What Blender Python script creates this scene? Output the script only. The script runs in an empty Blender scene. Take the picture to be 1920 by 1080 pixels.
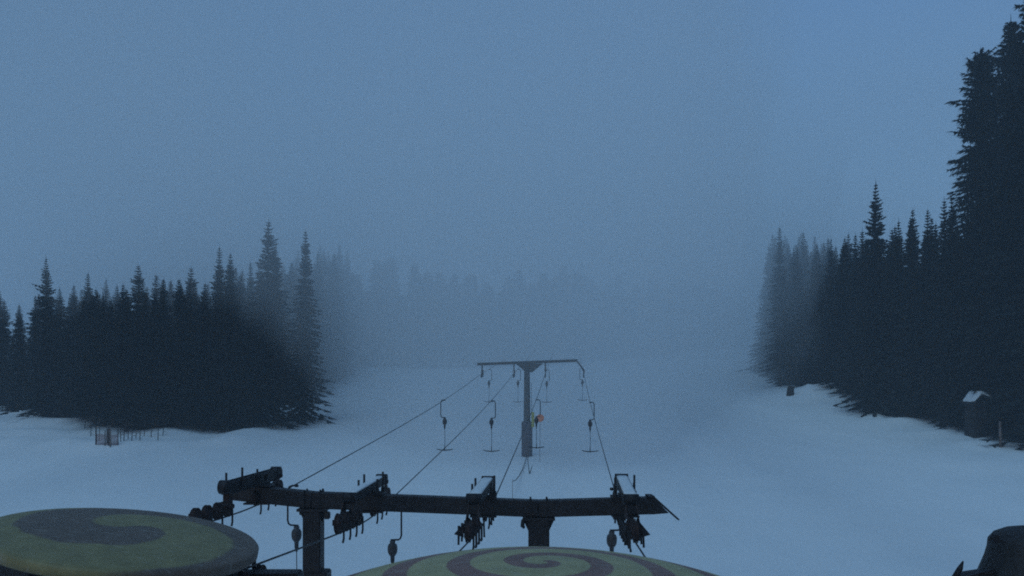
import bpy, math, random
from mathutils import Vector, Matrix, noise
R = math.radians
random.seed(7)
sc = bpy.context.scene
COL = sc.collection

# ---------------------------------------------------------------- camera, sky, sun, exposure
F = 1371.0            # focal length in photograph pixels (1920 wide)
HZ = 757.0            # pixel row of the horizon
CAM_Z = 12.07         # camera height above the snow below it
cam_d = bpy.data.cameras.new('camera')
cam = bpy.data.objects.new('camera', cam_d); COL.objects.link(cam)
cam.location = (0, 0, CAM_Z); cam.rotation_euler = (R(90), 0, 0)
cam_d.sensor_width = 36; cam_d.lens = 36 * F / 1920
cam_d.shift_y = (HZ - 540) / 1920
cam_d.clip_start = 0.1; cam_d.clip_end = 3000
sc.camera = cam

world = bpy.data.worlds.new('World'); sc.world = world
world.use_nodes = True
wn = world.node_tree
sky = wn.nodes.new('ShaderNodeTexSky'); sky.sky_type = 'NISHITA'; sky.sun_disc = False
SUN_EL, SUN_ROT = 12.0, 205.0
sky.sun_elevation = R(SUN_EL); sky.sun_rotation = R(SUN_ROT)
sky.air_density = 1.0; sky.dust_density = 0.3; sky.ozone_density = 3.5
bg = wn.nodes['Background']; bg.inputs['Strength'].default_value = 0.05
# overcast: the cloud is brightest overhead and dim at the horizon
geo = wn.nodes.new('ShaderNodeTexCoord'); sepz = wn.nodes.new('ShaderNodeSeparateXYZ')
wn.links.new(geo.outputs['Generated'], sepz.inputs[0])
mr = wn.nodes.new('ShaderNodeMapRange'); mr.inputs[1].default_value = 0; mr.inputs[2].default_value = 1
mr.inputs[3].default_value = .40; mr.inputs[4].default_value = 2.4
wn.links.new(sepz.outputs[2], mr.inputs[0])
mul = wn.nodes.new('ShaderNodeVectorMath'); mul.operation = 'SCALE'
wn.links.new(sky.outputs[0], mul.inputs[0]); wn.links.new(mr.outputs[0], mul.inputs['Scale'])
wn.links.new(mul.outputs[0], bg.inputs[0])
sl = bpy.data.lights.new('sun', 'SUN'); sl.energy = 0.5; sl.angle = R(40); sl.color = (0.47, 0.79, 1.0)
sun = bpy.data.objects.new('sun', sl); COL.objects.link(sun)
az = R(SUN_ROT)
sdir = Vector((math.sin(az) * math.cos(R(60)), math.cos(az) * math.cos(R(60)), math.sin(R(60))))
sun.rotation_euler = sdir.to_track_quat('Z', 'Y').to_euler(); sun.location = (0, -20, 80)
sc.view_settings.view_transform = 'Standard'; sc.view_settings.look = 'None'
sc.view_settings.exposure = 0.92; sc.view_settings.gamma = 1
sc.render.engine = 'CYCLES'
cy = sc.cycles
cy.max_bounces = 8; cy.diffuse_bounces = 3; cy.glossy_bounces = 2; cy.volume_bounces = 6
cy.transparent_max_bounces = 8
cy.use_denoising = False          # the webcam's own fine grain
cy.pixel_filter_type = 'BLACKMAN_HARRIS'; cy.filter_width = 1.9

# ---------------------------------------------------------------- helpers
def px(x, y, Y):                      # a place in the photograph at distance Y -> metres
    return Vector((Y * (x - 960) / F, Y, CAM_Z - Y * (y - HZ) / F))

def sstep(a, b, x):
    t = max(0, min(1, (x - a) / (b - a))); return t * t * (3 - 2 * t)

def ground(x, y):
    z = 0.12 * y
    z -= 0.12 * max(0, y - 260)
    n = noise.noise(Vector((x * .05, y * .05, 0))) * .35 + noise.noise(Vector((x * .3, y * .3, 5))) * .09
    z += n * sstep(10, 40, y)
    # wind lip and hummocks along the edge of the forest
    edge = sstep(38, 43, x) + sstep(-22, -28, x) * sstep(64, 70, y)
    z += edge * (.35 + .6 * noise.noise(Vector((x * .25, y * .25, 9))))
    for bx, by, br, bh in ((47.5, 107, 6, 2.2), (43.2, 74, 1.1, .6), (-36, 70, 4, .5), (38, 60, 5, .4)):
        z += bh * math.exp(-((x - bx) ** 2 + (y - by) ** 2) / (br * br)) * (1 + .3 * noise.noise(Vector((x, y, 1))))
    # shallow packed trails under the two lift tracks
    for c in (-6.0, -.35):
        d = x - (c + .0773 * y); z -= .16 * math.exp(-(d / .9) ** 4)
    return z

class MB:
    def __init__(s): s.v = []; s.f = []; s.sm = []
    def add(s, vs, fs, smooth=False):
        b = len(s.v); s.v += [tuple(v) for v in vs]
        s.f += [tuple(b + i for i in f) for f in fs]; s.sm += [smooth] * len(fs)
        return s
    def box(s, c, size, rot=None, bevel=0.0):
        c = Vector(c); hx, hy, hz = [q / 2 for q in size]
        M = rot if rot is not None else Matrix.Identity(3)
        if bevel <= 0:
            vs = [c + M @ Vector((sx * hx, sy * hy, sz * hz)) for sx in (-1, 1) for sy in (-1, 1) for sz in (-1, 1)]
            s.add(vs, [(0, 1, 3, 2), (4, 6, 7, 5), (0, 4, 5, 1), (2, 3, 7, 6), (0, 2, 6, 4), (1, 5, 7, 3)])
        else:
            import bmesh
            bm = bmesh.new(); bmesh.ops.create_cube(bm, size=1)
            for v in bm.verts: v.co = Vector((v.co.x * size[0], v.co.y * size[1], v.co.z * size[2]))
            bmesh.ops.bevel(bm, geom=list(bm.edges), offset=bevel, segments=2, affect='EDGES')
            bm.verts.ensure_lookup_table()
            s.add([c + M @ v.co for v in bm.verts], [[v.index for v in f.verts] for f in bm.faces]); bm.free()
        return s
    def beam(s, a, b, w, h, up=Vector((0, 0, 1)), bevel=0.0):
        a = Vector(a); b = Vector(b); d = (b - a); L = d.length; y = d / L
        x = y.cross(up).normalized(); z = x.cross(y)
        M = Matrix((x, y, z)).transposed()
        return s.box((a + b) / 2, (w, L, h), M, bevel)
    def tube(s, pts, r, n=8, smooth=True, cap=True):
        pts = [Vector(p) for p in pts]
        rs = r if isinstance(r, (list, tuple)) else [r] * len(pts)
        rings = []; t0 = (pts[1] - pts[0]).normalized()
        u = t0.orthogonal().normalized()
        for i, p in enumerate(pts):
            t = (pts[min(i + 1, len(pts) - 1)] - pts[max(i - 1, 0)]).normalized()
            u = (u - t * u.dot(t)).normalized(); w = t.cross(u)
            rings.append([p + (u * math.cos(2 * math.pi * k / n) + w * math.sin(2 * math.pi * k / n)) * rs[i] for k in range(n)])
        vs = [v for q in rings for v in q]; fs = []
        for i in range(len(pts) - 1):
            for k in range(n):
                fs.append((i * n + k, i * n + (k + 1) % n, (i + 1) * n + (k + 1) % n, (i + 1) * n + k))
        s.add(vs, fs, smooth)
        if cap:
            b = len(s.v) - len(vs)
            s.f += [tuple(b + k for k in range(n))[::-1], tuple(b + len(vs) - n + k for k in range(n))]; s.sm += [False, False]
        return s
    def cyl(s, a, b, r, n=20, smooth=True): return s.tube([a, b], r, n, smooth)
    def lathe(s, prof, c=(0, 0, 0), M=None, n=48, smooth=True):   # prof: [(r, z)], closed at the ends
        c = Vector(c); M = M or Matrix.Identity(3)
        vs = []
        for r_, z_ in prof:
            for k in range(n):
                a = 2 * math.pi * k / n
                vs.append(c + M @ Vector((r_ * math.cos(a), r_ * math.sin(a), z_)))
        fs = []
        for i in range(len(prof) - 1):
            for k in range(n):
                fs.append((i * n + k, i * n + (k + 1) % n, (i + 1) * n + (k + 1) % n, (i + 1) * n + k))
        s.add(vs, fs, smooth)
        b = len(s.v) - len(vs)
        s.f += [tuple(b + k for k in range(n))[::-1], tuple(b + len(vs) - n + k for k in range(n))]; s.sm += [smooth, smooth]
        return s
    def mesh(s, name, mat):
        me = bpy.data.meshes.new(name); me.from_pydata(s.v, [], s.f); me.update()
        me.polygons.foreach_set('use_smooth', s.sm)
        me.materials.append(mat)
        return me
    def build(s, name, mat, parent=None, bevel=0):
        o = bpy.data.objects.new(name, s.mesh(name, mat)); COL.objects.link(o)
        if parent is not None:
            o.parent = parent
            org = origin_of(parent)
            if org.length > 0:
                o.data.transform(Matrix.Translation(-org))
        if bevel:
            m = o.modifiers.new('b', 'BEVEL'); m.width = bevel; m.segments = 2; m.limit_method = 'ANGLE'
        return o

def origin_of(o):                     # unrotated empties only
    p = Vector(o.location)
    while o.parent: o = o.parent; p = p + Vector(o.location)
    return p

def tag(o, label=None, cat=None, group=None, kind=None):
    if label: o['label'] = label
    if cat: o['category'] = cat
    if group: o['group'] = group
    if kind: o['kind'] = kind
    return o
def thing(name, loc, label, cat, group=None):
    e = bpy.data.objects.new(name, None); COL.objects.link(e); e.location = loc
    e.empty_display_size = .2
    return tag(e, label, cat, group)

# ---------------------------------------------------------------- materials
def mat(name, col, rough=.6, metal=0, nscale=6, namt=.25, bump=0, bscale=30, spec=.3):
    m = bpy.data.materials.new(name); m.use_nodes = True
    nt = m.node_tree; b = nt.nodes['Principled BSDF']
    b.inputs['Roughness'].default_value = rough; b.inputs['Metallic'].default_value = metal
    b.inputs['Specular IOR Level'].default_value = spec
    tc = nt.nodes.new('ShaderNodeTexCoord')
    n = nt.nodes.new('ShaderNodeTexNoise'); n.inputs['Scale'].default_value = nscale; n.inputs['Detail'].default_value = 6
    nt.links.new(tc.outputs['Object'], n.inputs['Vector'])
    r = nt.nodes.new('ShaderNodeMapRange'); r.inputs[1].default_value = .3; r.inputs[2].default_value = .7
    r.inputs[3].default_value = 1 - namt; r.inputs[4].default_value = 1 + namt
    nt.links.new(n.outputs[0], r.inputs[0])
    mx = nt.nodes.new('ShaderNodeVectorMath'); mx.operation = 'SCALE'; mx.inputs[0].default_value = col[:3]
    nt.links.new(r.outputs[0], mx.inputs['Scale']); nt.links.new(mx.outputs[0], b.inputs['Base Color'])
    if bump:
        n2 = nt.nodes.new('ShaderNodeTexNoise'); n2.inputs['Scale'].default_value = bscale; n2.inputs['Detail'].default_value = 5
        nt.links.new(tc.outputs['Object'], n2.inputs['Vector'])
        bp = nt.nodes.new('ShaderNodeBump'); bp.inputs['Strength'].default_value = bump; bp.inputs['Distance'].default_value = .05
        nt.links.new(n2.outputs[0], bp.inputs['Height']); nt.links.new(bp.outputs[0], b.inputs['Normal'])
    return m
M_STEEL = mat('dark_steel', (.017, .016, .019), .55, .3, 5, .35, .3, 25)
M_RUST = mat('rusty_steel', (.035, .020, .018), .7, .2, 8, .5, .4, 30)
M_GALV = mat('galvanised_steel', (.16, .17, .18), .5, .5, 9, .2)
M_TOWER = mat('weathered_galvanised', (.07, .075, .08), .6, .2, 3, .2)
M_RUB = mat('black_rubber', (.02, .02, .022), .6, 0, 10, .3)
M_ROPE = mat('steel_rope', (.03, .03, .032), .5, .4, 40, .3)
M_PAD = mat('grey_vinyl_padding', (.07, .065, .08), .6, 0, 3, .15, .2, 8)
M_SPRING = mat('grey_plastic', (.045, .045, .05), .5, 0, 6, .15)
M_ORANGE = mat('orange_plastic', (.62, .22, .12), .5, 0, 6, .1)
M_YEL = mat('faded_yellow_plastic', (.32, .33, .08), .5, 0, 6, .15)
M_NET = mat('faded_red_net', (.17, .045, .045), .7, 0, 5, .3)
M_WOOD = mat('grey_wood', (.14, .11, .10), .8, 0, 5, .3, .4, 20)
M_DWOOD = mat('dark_wood', (.022, .018, .017), .85, 0, 4, .3, .5, 15)
M_FOL = mat('spruce_needles', (.008, .013, .014), .8, 0, .9, .5)
M_BARK = mat('spruce_bark', (.035, .028, .024), .9, 0, 4, .3)
M_SNOWL = mat('settled_snow', (.62, .64, .66), .8, 0, 12, .1, .3, 20)

def snow_mat():
    m = bpy.data.materials.new('snow'); m.use_nodes = True
    nt = m.node_tree; b = nt.nodes['Principled BSDF']; L = nt.links.new
    b.inputs['Roughness'].default_value = .75; b.inputs['Specular IOR Level'].default_value = .2
    tc = nt.nodes.new('ShaderNodeTexCoord')
    n1 = nt.nodes.new('ShaderNodeTexNoise'); n1.inputs['Scale'].default_value = .07; n1.inputs['Detail'].default_value = 7
    mp = nt.nodes.new('ShaderNodeMapping'); mp.inputs['Scale'].default_value = (1.0, .35, 1)
    L(tc.outputs['Object'], mp.inputs[0]); L(mp.outputs[0], n1.inputs['Vector'])
    r = nt.nodes.new('ShaderNodeValToRGB')
    r.color_ramp.elements[0].position = .3; r.color_ramp.elements[0].color = (.60, .63, .66, 1)
    r.color_ramp.elements[1].position = .7; r.color_ramp.elements[1].color = (.72, .74, .76, 1)
    L(n1.outputs[0], r.inputs[0]); L(r.outputs[0], b.inputs['Base Color'])
    n2 = nt.nodes.new('ShaderNodeTexNoise'); n2.inputs['Scale'].default_value = 1.5; n2.inputs['Detail'].default_value = 8
    L(mp.outputs[0], n2.inputs['Vector'])
    bp = nt.nodes.new('ShaderNodeBump'); bp.inputs['Strength'].default_value = .5; bp.inputs['Distance'].default_value = .12
    L(n2.outputs[0], bp.inputs['Height']); L(bp.outputs[0], b.inputs['Normal'])
    return m
M_SNOW = snow_mat()

def spiral_mat(name, turns, phase, green, mauve, wobble=.02, power=.8, split=.56):
    m = bpy.data.materials.new(name); m.use_nodes = True
    nt = m.node_tree; b = nt.nodes['Principled BSDF']; L = nt.links.new
    def math_(op, a, bb=None, c=None):
        n = nt.nodes.new('ShaderNodeMath'); n.operation = op
        for i, q in enumerate((a, bb, c)):
            if q is None: continue
            if isinstance(q, (int, float)): n.inputs[i].default_value = q
            else: L(q, n.inputs[i])
        return n.outputs[0]
    tc = nt.nodes.new('ShaderNodeTexCoord'); sp = nt.nodes.new('ShaderNodeSeparateXYZ')
    L(tc.outputs['Object'], sp.inputs[0])
    x, y = sp.outputs[0], sp.outputs[1]
    rr = math_('SQRT', math_('ADD', math_('MULTIPLY', x, x), math_('MULTIPLY', y, y)))
    th = math_('DIVIDE', math_('ARCTAN2', y, x), 2 * math.pi)
    nz = nt.nodes.new('ShaderNodeTexNoise'); nz.inputs['Scale'].default_value = 2.0; nz.inputs['Detail'].default_value = 5
    L(tc.outputs['Object'], nz.inputs['Vector'])
    wob = math_('MULTIPLY', math_('SUBTRACT', nz.outputs[0], .5), wobble * 6)
    ph = math_('ADD', math_('ADD', math_('MULTIPLY', math_('POWER', rr, power), turns), wob), math_('ADD', th, phase))
    fr = math_('FRACT', ph)
    r = nt.nodes.new('ShaderNodeValToRGB'); cr = r.color_ramp
    cr.elements[0].position = 0; cr.elements[0].color = green
    cr.elements[1].position = split; cr.elements[1].color = green
    e = cr.elements.new(split + .04); e.color = mauve
    e = cr.elements.new(.96); e.color = mauve
    e = cr.elements.new(.99); e.color = green
    L(fr, r.inputs[0])
    n3 = nt.nodes.new('ShaderNodeTexNoise'); n3.inputs['Scale'].default_value = 3.5; n3.inputs['Detail'].default_value = 9
    n3.inputs['Roughness'].default_value = .7
    L(tc.outputs['Object'], n3.inputs['Vector'])
    g = nt.nodes.new('ShaderNodeMapRange'); g.inputs[1].default_value = .3; g.inputs[2].default_value = .7
    g.inputs[3].default_value = .72; g.inputs[4].default_value = 1.12
    L(n3.outputs[0], g.inputs[0])
    vm = nt.nodes.new('ShaderNodeVectorMath'); vm.operation = 'SCALE'
    # worn, scratched paint: pale scuffs and dark grime with a shape of their own
    mp = nt.nodes.new('ShaderNodeMapping'); mp.inputs['Scale'].default_value = (2.2, 9.0, 1); mp.inputs['Rotation'].default_value = (0, 0, .5)
    L(tc.outputs['Object'], mp.inputs[0])
    n4 = nt.nodes.new('ShaderNodeTexNoise'); n4.inputs['Scale'].default_value = 1.6; n4.inputs['Detail'].default_value = 10; n4.inputs['Roughness'].default_value = .75
    L(mp.outputs[0], n4.inputs['Vector'])
    sc_ = nt.nodes.new('ShaderNodeMapRange'); sc_.inputs[1].default_value = .56; sc_.inputs[2].default_value = .66; sc_.inputs[3].default_value = 0; sc_.inputs[4].default_value = .45
    L(n4.outputs[0], sc_.inputs[0])
    mixn = nt.nodes.new('ShaderNodeMix'); mixn.data_type = 'RGBA'; mixn.inputs[7].default_value = (.34, .33, .30, 1)
    L(sc_.outputs[0], mixn.inputs[0]); L(r.outputs[0], mixn.inputs[6])
    L(mixn.outputs[2], vm.inputs[0]); L(g.outputs[0], vm.inputs['Scale']); L(vm.outputs[0], b.inputs['Base Color'])
    # moulded panel seams
    fr6 = math_('ABSOLUTE', math_('SUBTRACT', math_('FRACT', math_('MULTIPLY', th, 6)), .5))
    seam = math_('LESS_THAN', math_('MULTIPLY', fr6, rr), .010)
    bp = nt.nodes.new('ShaderNodeBump'); bp.inputs['Strength'].default_value = .8; bp.inputs['Distance'].default_value = .02; bp.invert = True
    L(math_('ADD', seam, math_('MULTIPLY', n3.outputs[0], .5)), bp.inputs['Height']); L(bp.outputs[0], b.inputs['Normal'])
    b.inputs['Roughness'].default_value = .55; b.inputs['Specular IOR Level'].default_value = .35
    return m

# ---------------------------------------------------------------- the ground: one sheet of snow
def make_ground():
    m = MB(); xs = []; ys = []
    x = -235.0
    while x <= 235: xs.append(x); x += 1.2 if -75 < x < 75 else 8
    y = -45.0
    while y <= 390: ys.append(y); y += .8 if 25 < y < 110 else (2 if y < 200 else 10)
    vs = [(x, y, ground(x, y)) for y in ys for x in xs]
    n = len(xs)
    fs = [(j * n + i, j * n + i + 1, (j + 1) * n + i + 1, (j + 1) * n + i) for j in range(len(ys) - 1) for i in range(n - 1)]
    m.add(vs, fs, True)
    tag(m.build('ground', M_SNOW), kind='structure')
make_ground()

# ---------------------------------------------------------------- conifers
def crown_mesh(seed, H=24.0, Rb=3.4, step=.55, nb=8, seg=4, tw=3, low=.04, thick=1.0, tip=.22, pw=.95):
    rnd = random.Random(seed); v = []; f = []
    def tri(a, b, c):
        n = len(v); v.extend((tuple(a), tuple(b), tuple(c))); f.append((n, n + 1, n + 2))
    lop = [1 + rnd.uniform(-.22, .22) for _ in range(7)]
    z = H * low
    while z < H * .985:
        q = z / H
        prof = (1 - q) ** pw * (1 if q > .12 else .8 + q * 1.6)
        r = Rb * prof * rnd.uniform(.82, 1.12) + .07
        fine = min(1, .25 + r / 1.3)
        k = max(4, int(nb * (.55 + .6 * (1 - q))))
        a0 = rnd.uniform(0, 6.28)
        for j in range(k):
            a = a0 + 6.283 * j / k + rnd.uniform(-.3, .3)
            L = r * rnd.uniform(.6, 1.18) * lop[int((a % 6.283) / 6.284 * 7)]
            if rnd.random() < .06: L *= 1.3
            d = Vector((math.cos(a), math.sin(a), 0)); sd = Vector((-d.y, d.x, 0))
            up = .35 * (q > .75) + (-.28 - .25 * (1 - q)) * (q <= .75)
            pts = []
            for i in range(seg + 1):
                t = i / seg
                pts.append(d * (L * t) + Vector((0, 0, z + L * (up * t + .16 * t * t * (1 if q <= .75 else .2)) + rnd.uniform(-.06, .06))))
            # the bough itself with its hanging needle sprays
            for i in range(seg):
                p0, p1 = pts[i], pts[i + 1]; t = (i + .5) / seg
                w = (.16 + .12 * (1 - t)) * thick * fine
                tri(p0 - sd * w, p0 + sd * w, p1 + sd * rnd.uniform(-.05, .05))
                tri(p0 - Vector((0, 0, w)), p0 + Vector((0, 0, w * .6)), p1)
                for _ in range(tw):
                    s = rnd.choice((-1, 1)); u = rnd.random()
                    b = p0.lerp(p1, u)
                    l = (tip + .5 * (1 - t) * min(1, L / 2.2)) * rnd.uniform(.6, 1.3) * (1.1 if L > 1 else .8) * fine
                    dr = (d * rnd.uniform(.3, 1.0) + sd * s * rnd.uniform(.3, 1.0) + Vector((0, 0, rnd.uniform(-.75, .12)))).normalized()
                    side = dr.cross(Vector((rnd.uniform(-.6, .6), rnd.uniform(-.6, .6), 1))).normalized() * (.07 + .07 * rnd.random()) * thick * (.4 + .6 * fine)
                    tri(b - side, b + side, b + dr * l)
        z += step * rnd.uniform(.75, 1.25) * (.55 + .45 * (1 - q))
    tri((-.06, 0, H * .96), (.06, 0, H * .96), (0, 0, H * 1.01)); tri((0, -.06, H * .96), (0, .06, H * .96), (0, 0, H * 1.01))
    me = bpy.data.meshes.new('crown'); me.from_pydata(v, [], f); me.update(); me.materials.append(M_FOL)
    return me

def trunk_mesh(seed, H=24.0):
    rnd = random.Random(seed); m = MB()
    m.tube([(0, 0, -.8), (0, 0, .3), (0, 0, H * .3), (rnd.uniform(-.1, .1), 0, H * .65), (0, 0, H * .97)], [.30, .25, .19, .11, .02], 8)
    for i in range(16):                # dead lower limbs
        a = rnd.uniform(0, 6.28); z = rnd.uniform(.6, H * .5); l = rnd.uniform(.6, 1.5)
        m.tube([(0, 0, z), (math.cos(a) * l * .6, math.sin(a) * l * .6, z - .05), (math.cos(a) * l, math.sin(a) * l, z - l * .25)], [.04, .025, .01], 4)
    return m.mesh('trunk', M_BARK)

CR = [crown_mesh(11 + k, Rb=b, nb=10, tw=5, thick=1.25, pw=p, low=(.05, .10, .03, .14, .07)[k]) for k, (b, p) in enumerate([(4.3, .9), (3.8, .8), (4.6, 1.0), (3.4, .85), (4.0, .95)])]
CR_NEAR = [crown_mesh(31, Rb=4.0, pw=.5, step=.42, nb=11, seg=6, tw=7, thick=.62, tip=.3), crown_mesh(32, Rb=4.0, pw=.7, step=.42, nb=11, seg=6, tw=7, thick=.62, tip=.3)]
CR_BARE = crown_mesh(41, Rb=4.2, low=.13, nb=10, tw=5, thick=1.25, pw=.9)
TR = [trunk_mesh(21), trunk_mesh(22)]
trees = []
def tree(x, y, h, wide=1.0, label=None, group=None, crown=None, rz=None, cat='tree'):
    g = ground(x, y) - .1
    e = thing('spruce_tree', (x, y, g), label, cat, group)
    e.rotation_euler = (R(random.uniform(-1.2, 1.2)), R(random.uniform(-1.2, 1.2)), rz if rz is not None else random.uniform(0, 6.28))
    s = h / 24.0; sw = wide * (.45 + .55 * s)
    e.scale = (sw, sw, s)
    c = bpy.data.objects.new('crown', crown or random.choice(CR)); COL.objects.link(c); c.parent = e
    t = bpy.data.objects.new('trunk', random.choice(TR)); COL.objects.link(t); t.parent = e
    trees.append((x, y))
    return e
def tree_px(x, top, Y, wide=1.0, **k):                       # a tree whose tip stands at pixel (x, top)
    p = px(x, top, Y)
    return tree(p.x, Y, p.z - ground(p.x, Y), wide, **k)

GL = 'spruces of the left forest'; GR = 'spruces of the right forest'
# spires that stand out of the left forest
tree_px(497, 408, 79, 1.15, label='tallest spruce of the left forest, a broad spire near its right end', group=GL)
tree_px(567, 428, 84, .9, label='slender spruce spire at the right end of the left forest, right of the tallest one', group=GL)
tree_px(523, 456, 80, .8, label='small pointed spruce between the two tall spires of the left forest', group=GL)
tree_px(410, 460, 77, .85, label='narrow spruce spire a little left of the tallest spruce of the left forest', group=GL)
tree_px(434, 470, 76, .75, label='short spruce tip just right of the narrow spire in the left forest', group=GL)
tree_px(92, 478, 84, .95, label='lone pointed spruce rising over the lower left part of the forest', group=GL)
tree_px(262, 492, 80, 1.0, label='blunt spruce top above the middle of the left forest', group=GL)
tree_px(166, 508, 84, .9, label='blurred spruce top right of the lone pointed spruce at left', group=GL)
tree_px(2, 540, 94, .9, label='dark spruce cut by the left edge of the view', group=GL)
tree_px(354, 496, 78, .9, label='spruce top left of the narrow spire in the left forest', group=GL)
# spires on the right
tree_px(1640, 338, 88, 1.05, label='tall ragged spruce standing over the right forest left of the black trees', group=GR)
tree_px(1706, 388, 84, .8, label='thin spruce top right of the tall ragged spruce', group=GR)
tree_px(1736, 386, 82, .8, label='second thin spruce top right of the tall ragged spruce', group=GR)
tree_px(1766, 368, 79, .8, label='third thin spruce top right of the tall ragged spruce', group=GR)
tree_px(1796, 362, 76, .8, label='spruce top touching the left side of the great black spruce', group=GR)
tree_px(1462, 420, 118, .9, label='faint foggy spruce top near the left end of the right forest', group=GR)
tree_px(1848, 84, 80, 1.25, label='great black spruce with ragged drooping boughs near the right edge', group=GR, crown=CR_NEAR[0])
tree_px(1896, 30, 84, 1.3, label='black spruce between the great ragged one and the right edge', group=GR, crown=CR_NEAR[1])
tree_px(1926, -70, 70, 1.2, label='black spruce reaching out of the top of the view at the right edge', group=GR, crown=CR_NEAR[1])
tree_px(1990, -40, 64, 1.2, label='black spruce whose boughs come in over the right edge', group=GR, crown=CR_NEAR[0])

def lerp_prof(P, x):
    for (a, b), (c, d) in zip(P, P[1:]):
        if x <= c: return b + (d - b) * max(0, (x - a)) / (c - a)
    return P[-1][1]
TOPL = [(0, 545), (150, 530), (300, 520), (380, 500), (450, 488), (600, 470), (680, 440)]
TOPR = [(1380, 455), (1450, 440), (1600, 430), (1700, 415), (1800, 400), (1860, 330), (1920, 200), (2000, 150)]
LAB_FL = 'dark spruce in the front row of the left forest, its boughs down to the snow'
LAB_L = 'dark spruce packed inside the left forest, one dim top among many'
LAB_FR = 'dark spruce in the front row of the right forest, its boughs down to the snow'
LAB_R = 'dark spruce packed inside the right forest, one dim top among many'
def put(x, y, prof, lab, grp, row):
    X = 960 + F * x / y
    if 1500 < X < 1572 and 96 < y < 120 and row < 1: return          # the open snow bay on the right
    if 1780 < X < 1888 and y < 78: return                             # room in front of the hut
    for (a, b) in trees:
        if (a - x) ** 2 + (b - y) ** 2 < 1.9 ** 2: return
    X = 960 + F * x / y
    top = lerp_prof(prof, X) + random.uniform(-16, 26) + row * 3
    h = px(X, top, y).z - ground(x, y)
    h = max(9, min(h, 34)) * random.uniform(.9, 1.02)
    if row == 0 and 150 < X < 320:
        tree(x, y, h, 1.0, 'tall spruce with bare lower trunk behind the red net fence and the saplings', grp, CR_BARE); return
    tree(x, y, h, random.uniform(.85, 1.15), lab, grp)
def forest_line(P, n_dir, rows, prof, labf, lab, grp, step=3.0):
    P = [Vector((a, b)) for a, b in P]
    for row in range(rows):
        carry = random.uniform(0, step)
        for a, b in zip(P, P[1:]):
            L = (b - a).length; d = (b - a) / L; nrm = Vector((-d.y, d.x)) * n_dir
            t = carry
            while t < L:
                p = a + d * t + nrm * (row * 3.3 + random.uniform(-.6, .6))
                put(p.x, p.y, prof, labf if row == 0 else lab, grp, row)
                t += step * random.uniform(.85, 1.2)
            carry = t - L
# left forest: front from the left edge to the corner, then up the side of the piste
forest_line([(-68, 96), (-52, 88), (-43, 76), (-38, 73), (-30, 75)], 1, 5, TOPL, LAB_FL, LAB_L, GL, 2.6)
forest_line([(-30.5, 76), (-31, 95), (-31, 120), (-37, 160)], 1, 3, TOPL, LAB_FL, LAB_L, GL, 3.6)
# right forest along the piste
forest_line([(47, 71), (47, 95), (47.5, 122), (56, 160)], -1, 4, TOPR, LAB_FR, LAB_R, GR, 3.1)

# far wood across the slope, one mass in the fog
def far_wood():
    base = crown_mesh(77, step=1.0, nb=7, seg=2, tw=4, thick=3.6, tip=.8, pw=.6, Rb=4.2)
    bv = [v.co.copy() for v in base.vertices]; bf = [tuple(p.vertices) for p in base.polygons]
    V = []; Fc = []
    P = [Vector((-44, 166)), Vector((-12, 172)), Vector((8, 184)), Vector((34, 212)), Vector((70, 255)), Vector((95, 300))]
    for row in range(4):
        for a, b in zip(P, P[1:]):
            L = (b - a).length; n = int(L / 3.2); d = (b - a) / L; nr = Vector((-d.y, d.x))
            for i in range(n):
                p = a + d * (i + random.random()) * L / n + nr * row * 4
                h = random.uniform(13, 24) * (1 + .25 * noise.noise(Vector((p.x * .05, row, 0)))); s = h / 24; ca, sa = math.cos(i * 2.3), math.sin(i * 2.3); g = ground(p.x, p.y)
                k = len(V)
                V += [(p.x + (q.x * ca - q.y * sa) * 1.1, p.y + (q.x * sa + q.y * ca) * 1.1, g + q.z * s) for q in bv]
                Fc += [tuple(k + t for t in f) for f in bf]
    me = bpy.data.meshes.new('far_wood'); me.from_pydata(V, [], Fc); me.update(); me.materials.append(M_FOL)
    o = bpy.data.objects.new('far_wood', me); COL.objects.link(o)
    tag(o, 'faint far wood across the top of the piste, lost in fog', 'wood', kind='stuff')
far_wood()

# ---------------------------------------------------------------- lift geometry
YAW = .0773
U = Vector((YAW, 1, 0)).normalized(); S = Vector((U.y, -U.x, 0))     # along the line, across it (to the right)
C0 = [-7.45, -4.70, -2.0, 1.30]
ZM = [-2.50, -2.80, -2.90, -2.85]; S0 = [-.02, -.06, -.05, -.05]; S1 = [.111, .122, .127, .127]
YT = 63.0
def rope_pt(i, Y):
    t = (Y - 17.3) / .7
    sp = math.log1p(math.exp(min(t, 30))) * .7 if t < 30 else Y - 17.3
    z = ZM[i] + S0[i] * (Y - 17.3) + (S1[i] - S0[i]) * sp
    if Y > 20:
        e = min(Y, YT)
        zl = 2.62 - (ZM[i] + S1[i] * (YT - 17.3))
        z += zl * (e - 20) / (YT - 20) - .25 * math.sin(math.pi * (e - 20) / (YT - 20))
    return Vector((C0[i] + YAW * Y, Y, CAM_Z + z))

ROPEL = ['leftmost haul rope, running over the left end of the crossbeam up to the far pylon',
         'second haul rope from the left, rising to the middle of the far pylon arm',
         'third haul rope from the left, passing closest to the far pylon mast',
         'rightmost haul rope, steepest in view, running down right of the far pylon']
WHEELS = [(-5.30, 10.1, 1.375, -2.42), (.26, 6.0, 1.65, -2.25)]    # centre x, y, radius, z
for i in range(4):
    m = MB(); pts = []
    ws = WHEELS[0] if i < 2 else WHEELS[1]
    Y = ws[1]
    while Y < 190:
        pts.append(rope_pt(i, Y)); Y += .5 if Y < 21 else 4
    m.tube(pts, .017, 6)
    tag(m.build('haul_rope', M_ROPE), ROPEL[i], 'cable', 'haul ropes of the drag lift')

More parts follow.
